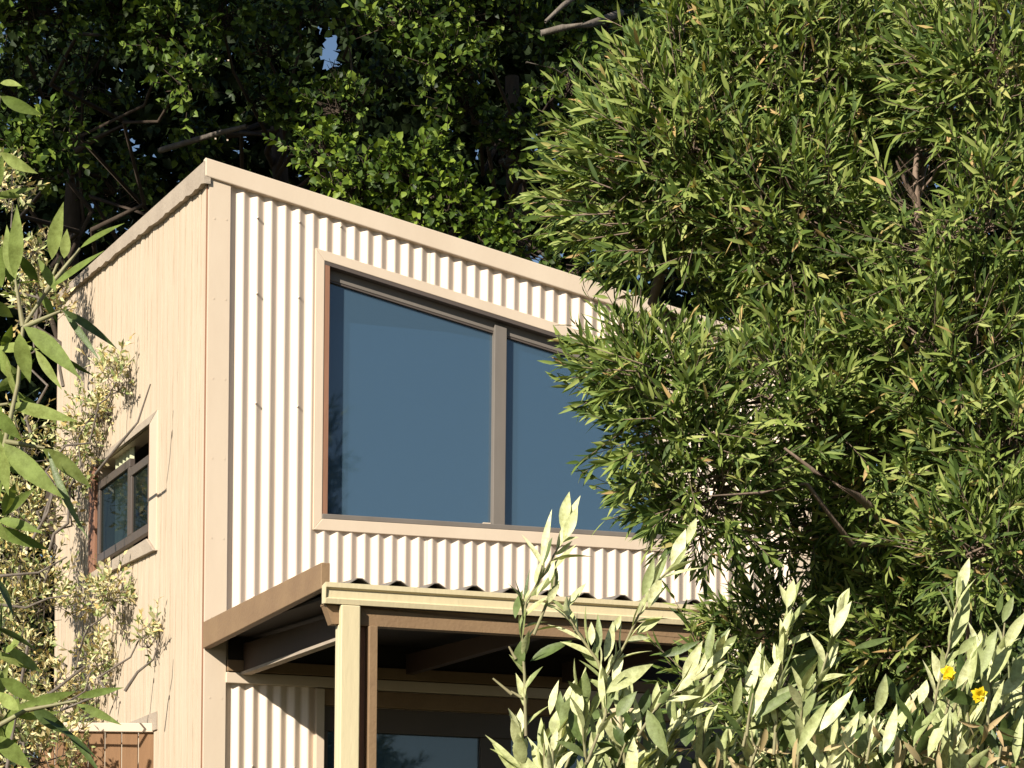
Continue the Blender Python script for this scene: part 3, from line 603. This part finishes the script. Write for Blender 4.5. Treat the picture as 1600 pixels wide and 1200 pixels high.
# ------------------------------------------------------------------ pale small-leaved shrub by the side wall
def pale_shrub():
    base = at(60, 1200, 15.9); base[2] = gz(base[0], base[1])
    t = empty('small_leaved_shrub', base); tag(t, 'thin twiggy shrub with tiny cream leaves in front of the side wall', 'shrub')
    tb = Tubes(); Lf = []
    nodes = [(15, 290, 30, 40, 26), (60, 470, 50, 40, 46), (35, 400, 35, 30, 24), (185, 590, 25, 30, 30), (155, 640, 35, 35, 40), (125, 690, 35, 35, 36), (115, 760, 30, 30, 22), (50, 800, 60, 60, 60), (35, 700, 45, 50, 34),
             (70, 930, 75, 60, 66), (180, 935, 35, 35, 42), (233, 990, 20, 20, 16), (160, 1040, 45, 45, 50), (90, 1100, 70, 60, 74), (30, 1000, 50, 80, 56), (60, 1170, 80, 50, 60), (15, 880, 40, 60, 34), (10, 1120, 45, 60, 34)]
    tb.add(wig(base, at(45, 1000, 15.9), 9, .10), np.linspace(.016, .009, 9), 6)
    for px, py, rx, ry, n_ in nodes:
        yw = min(15.7*1236/(px+908), 18.6)-.45 if py < 1110 else 16.1; c, r = plobe(px, py, yw+rng.uniform(-.15, .1), rx, ry, .2)
        st_ = at(70+rng.uniform(-40, 30), min(py+rng.uniform(120, 320), 1180), yw-.1)
        tb.add(wig(st_, c, 9, .12, .03), np.linspace(.011, .004, 9), 5)
        n_ = int(n_*(1.4 if px < 130 else 1.0)); P, u = lobe_pts(c, r, n_, .1, .9)
        dv = u*.5+UP*.6+rng.normal(size=u.shape)*.5; ln = rng.uniform(.08, .2, len(P))
        Lf += shoots(P, dv, ln, 9, .062, .020, (60, 25), .7, 0, 0, .5)
        tb.sticks(P-nrm(dv)*.05, P+nrm(dv)*ln[:, None], .0025, .0012)
        tb.sticks(np.repeat(c[None], len(P)//4+1, 0)-UP*.08, P[:len(P)//4+1]-nrm(dv[:len(P)//4+1])*.05, .004, .002)
    for pts in ([(40, 860), (75, 800), (85, 760), (100, 720)], [(0, 945), (40, 950), (75, 935), (110, 930)], [(195, 1080), (215, 1050), (240, 1030), (247, 1005)], [(150, 740), (190, 690), (215, 660), (235, 600)], [(0, 900), (60, 895), (105, 870)]):
        tb.add(np.array([at(a, b, 17.0 if a < 190 else 16.2) for a, b in pts]), np.linspace(.01, .004, len(pts)), 5)
    tb.build('branches', M['barkb'], t, base)
    leaves('foliage', Lf, M['pale'], t, 1, .25, .1, origin=base)
M['pale'] = leafmat('cream_small_leaves', [(.09, .13, .03), (.28, .33, .11), (.62, .60, .32), (.66, .56, .30), (.62, .46, .16)], .15, .5, .3)
pale_shrub()

# ------------------------------------------------------------------ near plants
def hero(lst, Y, lj=.03, tilt=.5, wide=1.12):
    P, D, Nn, L, W = [], [], [], [], []
    for x0, y0, x1, y1, w_ in lst:
        ya = Y+rng.uniform(-.06, .06); a = at(x0, y0, ya); b = at(x1, y1, ya+rng.uniform(-lj, lj))
        d = b-a; P.append(a); L.append(np.linalg.norm(d)); D.append(d); W.append(w_*Y/F*wide)
        Nn.append(TOCAM*.9+SUN*.7+rng.normal(size=3)*tilt)
    return [(np.array(P), np.array(D), np.array(Nn), np.array(L), np.array(W))]
def z5(l): return [(780+a/2.4, 700+b/2.4, 780+c/2.4, 700+d/2.4, w_/2.4) for a, b, c, d, w_ in l]
def z6(l): return [(1100+a/3, 800+b/3, 1100+c/3, 800+d/3, w_/3) for a, b, c, d, w_ in l]
def near_shrub():
    Y = 6.0; base = at(1250, 1200, Y+.2); base[2] = gz(base[0], base[1])
    t = empty('broad_leaved_shrub', base); tag(t, 'near shrub with upright pale olive leaves across the bottom right', 'shrub')
    tb = Tubes()
    A_ = z5([(235, 310, 255, 155, 38), (245, 335, 285, 172, 35), (240, 350, 300, 215, 38), (160, 440, 185, 222, 25), (190, 470, 283, 352, 22), (255, 600, 322, 500, 28), (650, 450, 700, 295, 45), (705, 360, 733, 247, 30), (535, 560, 590, 410, 35), (560, 600, 605, 470, 40),
         (515, 695, 612, 628, 35), (400, 920, 572, 790, 55), (395, 800, 435, 640, 35), (370, 770, 385, 620, 25), (345, 740, 350, 650, 26), (190, 1000, 225, 872, 35), (205, 1080, 215, 985, 40), (310, 1000, 285, 900, 30), (345, 1000, 385, 880, 30), (690, 885, 748, 718, 45), (780, 800, 800, 655, 30),
         (800, 790, 852, 670, 30), (770, 840, 880, 725, 28), (795, 900, 850, 810, 25), (925, 930, 980, 725, 45), (960, 1000, 1120, 880, 45), (555, 980, 625, 1160, 55), (440, 1010, 505, 905, 45), (1080, 600, 1115, 490, 35), (1075, 700, 1080, 600, 28), (420, 700, 460, 620, 26), (880, 1000, 905, 860, 30),
         (190, 500, 205, 420, 20), (140, 560, 175, 480, 24), (950, 1010, 1040, 740, 40), (985, 1020, 1020, 820, 36), (1040, 1010, 1160, 920, 44), (425, 880, 470, 760, 30), (400, 990, 425, 850, 34)])
    A_ += z6([(395, 480, 440, 312, 35), (385, 570, 390, 460, 30), (605, 585, 678, 410, 50), (625, 455, 678, 352, 35), (545, 775, 632, 600, 50), (1185, 400, 1250, 207, 50), (1145, 655, 1278, 352, 75), (200, 890, 268, 605, 55), (275, 950, 350, 770, 40), (240, 970, 445, 800, 45),
         (10, 690, 40, 520, 35), (30, 690, 105, 535, 30), (0, 745, 140, 610, 40), (800, 950, 865, 745, 60), (540, 1030, 705, 835, 60), (1010, 900, 1060, 780, 45), (1250, 800, 1360, 540, 80), (1340, 800, 1460, 590, 60), (1400, 520, 1440, 385, 40), (1410, 640, 1500, 450, 50), (1190, 670, 1270, 570, 40),
         (440, 1130, 560, 860, 50), (600, 900, 625, 800, 35), (840, 1140, 930, 900, 50), (720, 1150, 800, 960, 55), (640, 1150, 720, 920, 50), (900, 1040, 960, 880, 45), (1050, 1150, 1140, 930, 50), (980, 1100, 1090, 870, 50), (1180, 830, 1290, 640, 46), (1370, 760, 1400, 560, 46), (1440, 800, 1520, 620, 60), (1390, 860, 1520, 740, 60),
         (1300, 640, 1330, 560, 34), (610, 1060, 600, 960, 34), (1460, 1180, 1470, 950, 40), (1250, 830, 1275, 600, 44)])
    B_ = z5([(115, 800, 268, 712, 45), (75, 825, 75, 725, 42), (165, 440, 185, 330, 26), (575, 930, 650, 1150, 45), (1075, 900, 1200, 760, 50), (270, 960, 300, 1130, 60), (60, 640, 75, 520, 30), (600, 780, 760, 740, 30), (540, 1010, 550, 900, 45), (215, 1130, 250, 1060, 45), (700, 1120, 720, 1010, 60), (95, 600, 100, 450, 12), (600, 470, 620, 375, 26)])
    B_ += z6([(1100, 815, 1285, 925, 60), (380, 760, 550, 610, 50), (700, 640, 890, 590, 30), (820, 1130, 930, 1010, 70), (1380, 1010, 1500, 1120, 70), (1260, 460, 1370, 400, 36), (1380, 480, 1395, 380, 34), (0, 1020, 240, 990, 50), (430, 1000, 430, 1100, 60), (680, 1100, 760, 980, 40), (900, 760, 960, 690, 30)])
    stems = [[(100, 1080), (95, 850), (85, 700), (100, 580), (160, 480), (235, 350)], [(400, 900), (370, 800), (300, 700), (245, 610), (255, 590)], [(330, 1180), (400, 1000), (400, 860), (470, 740), (540, 590), (590, 500), (655, 445)],
             [(520, 1080), (600, 960), (700, 890), (780, 820), (830, 760)], [(1030, 1150), (1045, 900), (1060, 800), (1080, 700), (1085, 590)], [(200, 1250), (200, 1100), (205, 1000)], [(130, 700), (205, 520), (215, 430)]]
    S_ = [[(780+a/2.4, 700+b/2.4) for a, b in q] for q in stems]
    S_ += [[(1100+a/3, 800+b/3) for a, b in q] for q in ([(330, 1100), (350, 850), (385, 570), (400, 470)], [(440, 1100), (490, 900), (545, 775), (605, 585), (640, 470)], [(1000, 1150), (1080, 900), (1120, 720), (1145, 650), (1190, 400)], [(760, 1180), (790, 1020), (810, 940)], [(1330, 1000), (1340, 820), (1400, 620), (1410, 520)], [(200, 1050), (210, 960), (230, 850)])]
    S_ += [[(800, 1085), (770, 1060)], [(806, 1030), (795, 1010)], [(815, 1090), (798, 1080)]]
    for q in S_: tb.add(np.array([at(a, b, Y+.02) for a, b in q]), np.linspace(.0038, .002, len(q)), 6)
    hb, hd_, hln = [], [], []
    for q in S_[:13]:
        for (a0_, b0_), (a1_, b1_) in zip(q[:-1], q[1:]):
            if abs(b1_-b0_)+abs(a1_-a0_) > 45 and b0_ > 880:
                A0 = at(a0_, b0_, Y+.02); A1 = at(a1_, b1_, Y+.02); hb.append(A0); hd_.append(A1-A0); hln.append(np.linalg.norm(A1-A0))
    hs = shoots(np.array(hb), np.array(hd_), np.array(hln), 5, .085, .0155, (42, 18), .5, .2, 0, .5)
    hl = hero(A_, Y); hd = hero(B_, Y+.05, tilt=.9)
    # fill: many more shoots behind and below the ones that stand out
    top = lambda x: np.interp(x, [800, 830, 900, 1000, 1100, 1180, 1300, 1400, 1450, 1520, 1600], [1130, 1100, 1040, 1050, 1030, 1020, 1060, 1060, 1040, 960, 950])
    bs, dvs, ln = [], [], []
    for i in range(120):
        x = 800+820*rng.random()**.85; y1 = top(x)+rng.uniform(0, 190)**1.0; yy = Y+rng.uniform(0, .7)
        a = at(x-rng.uniform(-10, 50), y1+rng.uniform(90, 170), yy); b = at(x, y1+30, yy+rng.uniform(-.05, .05))
        bs.append(a); dvs.append(b-a); ln.append(np.linalg.norm(b-a))
    bs, dvs, ln = np.array(bs), np.array(dvs), np.array(ln)
    fl = shoots(bs[:88], dvs[:88], ln[:88], 10, .108, .025, (36, 8), .6, .35, sunb=.5); fd = shoots(bs[88:], dvs[88:], ln[88:], 11, .09, .021, (60, 20), .8, .3)
    tb.sticks(bs, bs+dvs, .004, .0025)
    for i in range(26):
        x = 820+780*i/26+rng.uniform(-10, 10); g1 = base+np.array((rng.uniform(-.25, .25), rng.uniform(-.2, .2), 0)); tb.add(wig(g1, at(x, top(x)+160, Y+.2), 8, .08), np.linspace(.012, .005, 8), 5)
    # browned curled leaves low down
    dl = []
    n_ = 170; xx = 960+640*rng.random(n_)**.45; yv = 1130+90*rng.random(n_); P = np.array([at(a, b, Y+rng.uniform(-.05, .3)) for a, b in zip(xx, yv)])
    dl = [(P, rng.normal(size=(n_, 3))*.5-UP*.6, rng.normal(size=(n_, 3))+TOCAM, rng.uniform(.03, .07, n_), rng.uniform(.008, .016, n_))]
    tb.build('stems', M['stem'], t, base)
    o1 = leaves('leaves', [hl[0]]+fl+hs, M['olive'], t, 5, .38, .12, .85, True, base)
    o2 = leaves('dark_leaves', hd+fd, M['deep'], t, 5, .22, .12, .85, True, base); tag(o2, 'leaves with shade put into a darker green')
    o3 = leaves('withered_leaves', dl, M['withered'], t, 4, .5, .5, .85, True, base); tag(o3, 'curled tan withered leaves')
    for x, y in ((1482, 1052), (1530, 1086)):
        c = at(x, y, Y-.12); f_ = []
        n_ = 16; ang = np.arange(n_)*2*math.pi/n_; D = np.stack([np.cos(ang), -.5*np.ones(n_), np.sin(ang)], 1)+rng.normal(size=(n_, 3))*.5
        leaves('flower', [(np.repeat(c[None], n_, 0), D, np.repeat(TOCAM[None], n_, 0)+D*.2, rng.uniform(.010, .019, n_), np.full(n_, .014))], M['petal'], t, 3, .4, .3, .9, True, base)
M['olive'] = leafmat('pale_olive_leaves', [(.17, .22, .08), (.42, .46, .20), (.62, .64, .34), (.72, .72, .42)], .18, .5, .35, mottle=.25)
M['deep'] = leafmat('deep_green_leaves', [(.07, .11, .03), (.14, .19, .06)], .25, .45, .4, mottle=.25)  # darker leaf copy, with shade put into the colour
M['withered'] = leafmat('withered_leaves', [(.30, .22, .10), (.55, .45, .25), (.45, .30, .15)], .2, .8, .1)
M['petal'] = leafmat('yellow_petals', [(.80, .55, .01), (.85, .65, .03)], .3, .5, .2)
near_shrub()

def near_left():
    Y = 4.2; base = at(-60, 1200, Y+.1); base[2] = gz(base[0], base[1])
    t = empty('long_leaved_shrub', base); tag(t, 'near plant with long pointed green leaves at the left edge', 'shrub')
    tb = Tubes()
    A_ = [(21, 433, 35, 321, 18), (25, 437, 0, 354, 18), (81, 406, 90, 315, 18), (100, 404, 106, 358, 13), (79, 450, 160, 392, 14), (125, 388, 192, 343, 13), (37, 510, 133, 577, 22), (30, 520, 45, 600, 22), (55, 546, 95, 608, 12), (0, 545, 15, 600, 18), (12, 631, 120, 662, 20),
          (5, 692, 85, 785, 25), (65, 700, 150, 755, 19), (0, 690, 8, 775, 18), (120, 1090, 192, 1073, 10), (40, 1100, 122, 1085, 13), (0, 130, 35, 130, 13), (0, 150, 62, 186, 15), (0, 238, 56, 276, 15), (60, 440, 20, 395, 14), (10, 560, 30, 640, 16), (88, 455, 60, 400, 12),
          (-10, 1150, 50, 1200, 22), (0, 1060, 60, 1095, 18), (30, 1110, -10, 1080, 16), (120, 1100, 190, 1130, 11), (60, 455, 95, 500, 10), (-15, 470, 20, 500, 16), (-10, 640, 30, 690, 18), (-20, 800, 10, 850, 18)]
    B_ = [(95, 483, 190, 537, 13), (100, 488, 158, 558, 10), (94, 555, 148, 590, 10), (75, 705, 117, 845, 11), (65, 1120, 160, 1180, 17), (50, 1105, 110, 1150, 22), (100, 1140, 165, 1205, 10), (30, 690, 60, 760, 12), (20, 640, 60, 600, 12), (-10, 980, 60, 1010, 20), (-10, 900, 30, 960, 18)]
    for q in ([(-60, 1250), (-30, 900), (8, 690), (28, 600), (36, 510), (70, 460), (95, 400)], [(8, 690), (70, 700)], [(36, 512), (95, 486)], [(-40, 640), (12, 631)], [(-30, 1150), (40, 1110), (120, 1095)], [(70, 458), (125, 388)], [(36, 510), (24, 437)], [(-40, 700), (-20, 300), (0, 150)], [(-20, 450), (-5, 240)]):
        tb.add(np.array([at(a, b, Y+.03) for a, b in q]), np.linspace(.0045, .002, len(q)), 6)
    tb.build('stems', M['stem'], t, base)
    lb, ld = [], []
    for x0, y0, x1, y1 in ((-20, 470, 20, 440), (-30, 620, 20, 600), (-40, 720, 0, 700), (-40, 840, 10, 800), (-40, 1020, 20, 1010), (-50, 1130, 30, 1120), (-50, 1200, 10, 1170), (-30, 330, -5, 300), (-40, 560, 5, 540)):
        a = at(x0, y0, Y+.1); b = at(x1, y1, Y+.08); lb.append(a); ld.append(b-a)
    lb, ld = np.array(lb), np.array(ld)
    leaves('leaves', hero(A_, Y, .04, .35, 1.3)+shoots(lb, ld, np.linalg.norm(ld, axis=1), 6, .085, .0165, (75, 30), .6, .3, 0, .4), M['long'], t, 6, .25, .08, .8, True, base)
    o = leaves('shaded_leaves', hero(B_, Y+.08, .05, .9, 1.1), M['deep'], t, 6, .25, .1, .8, True, base); tag(o, 'darker leaves reaching over the side wall')  # dark green colour stands in for shade on these leaves
M['long'] = leafmat('long_green_leaves', [(.14, .20, .04), (.25, .32, .08), (.36, .42, .13)], .38, .6, .2, mottle=.25)
near_left()
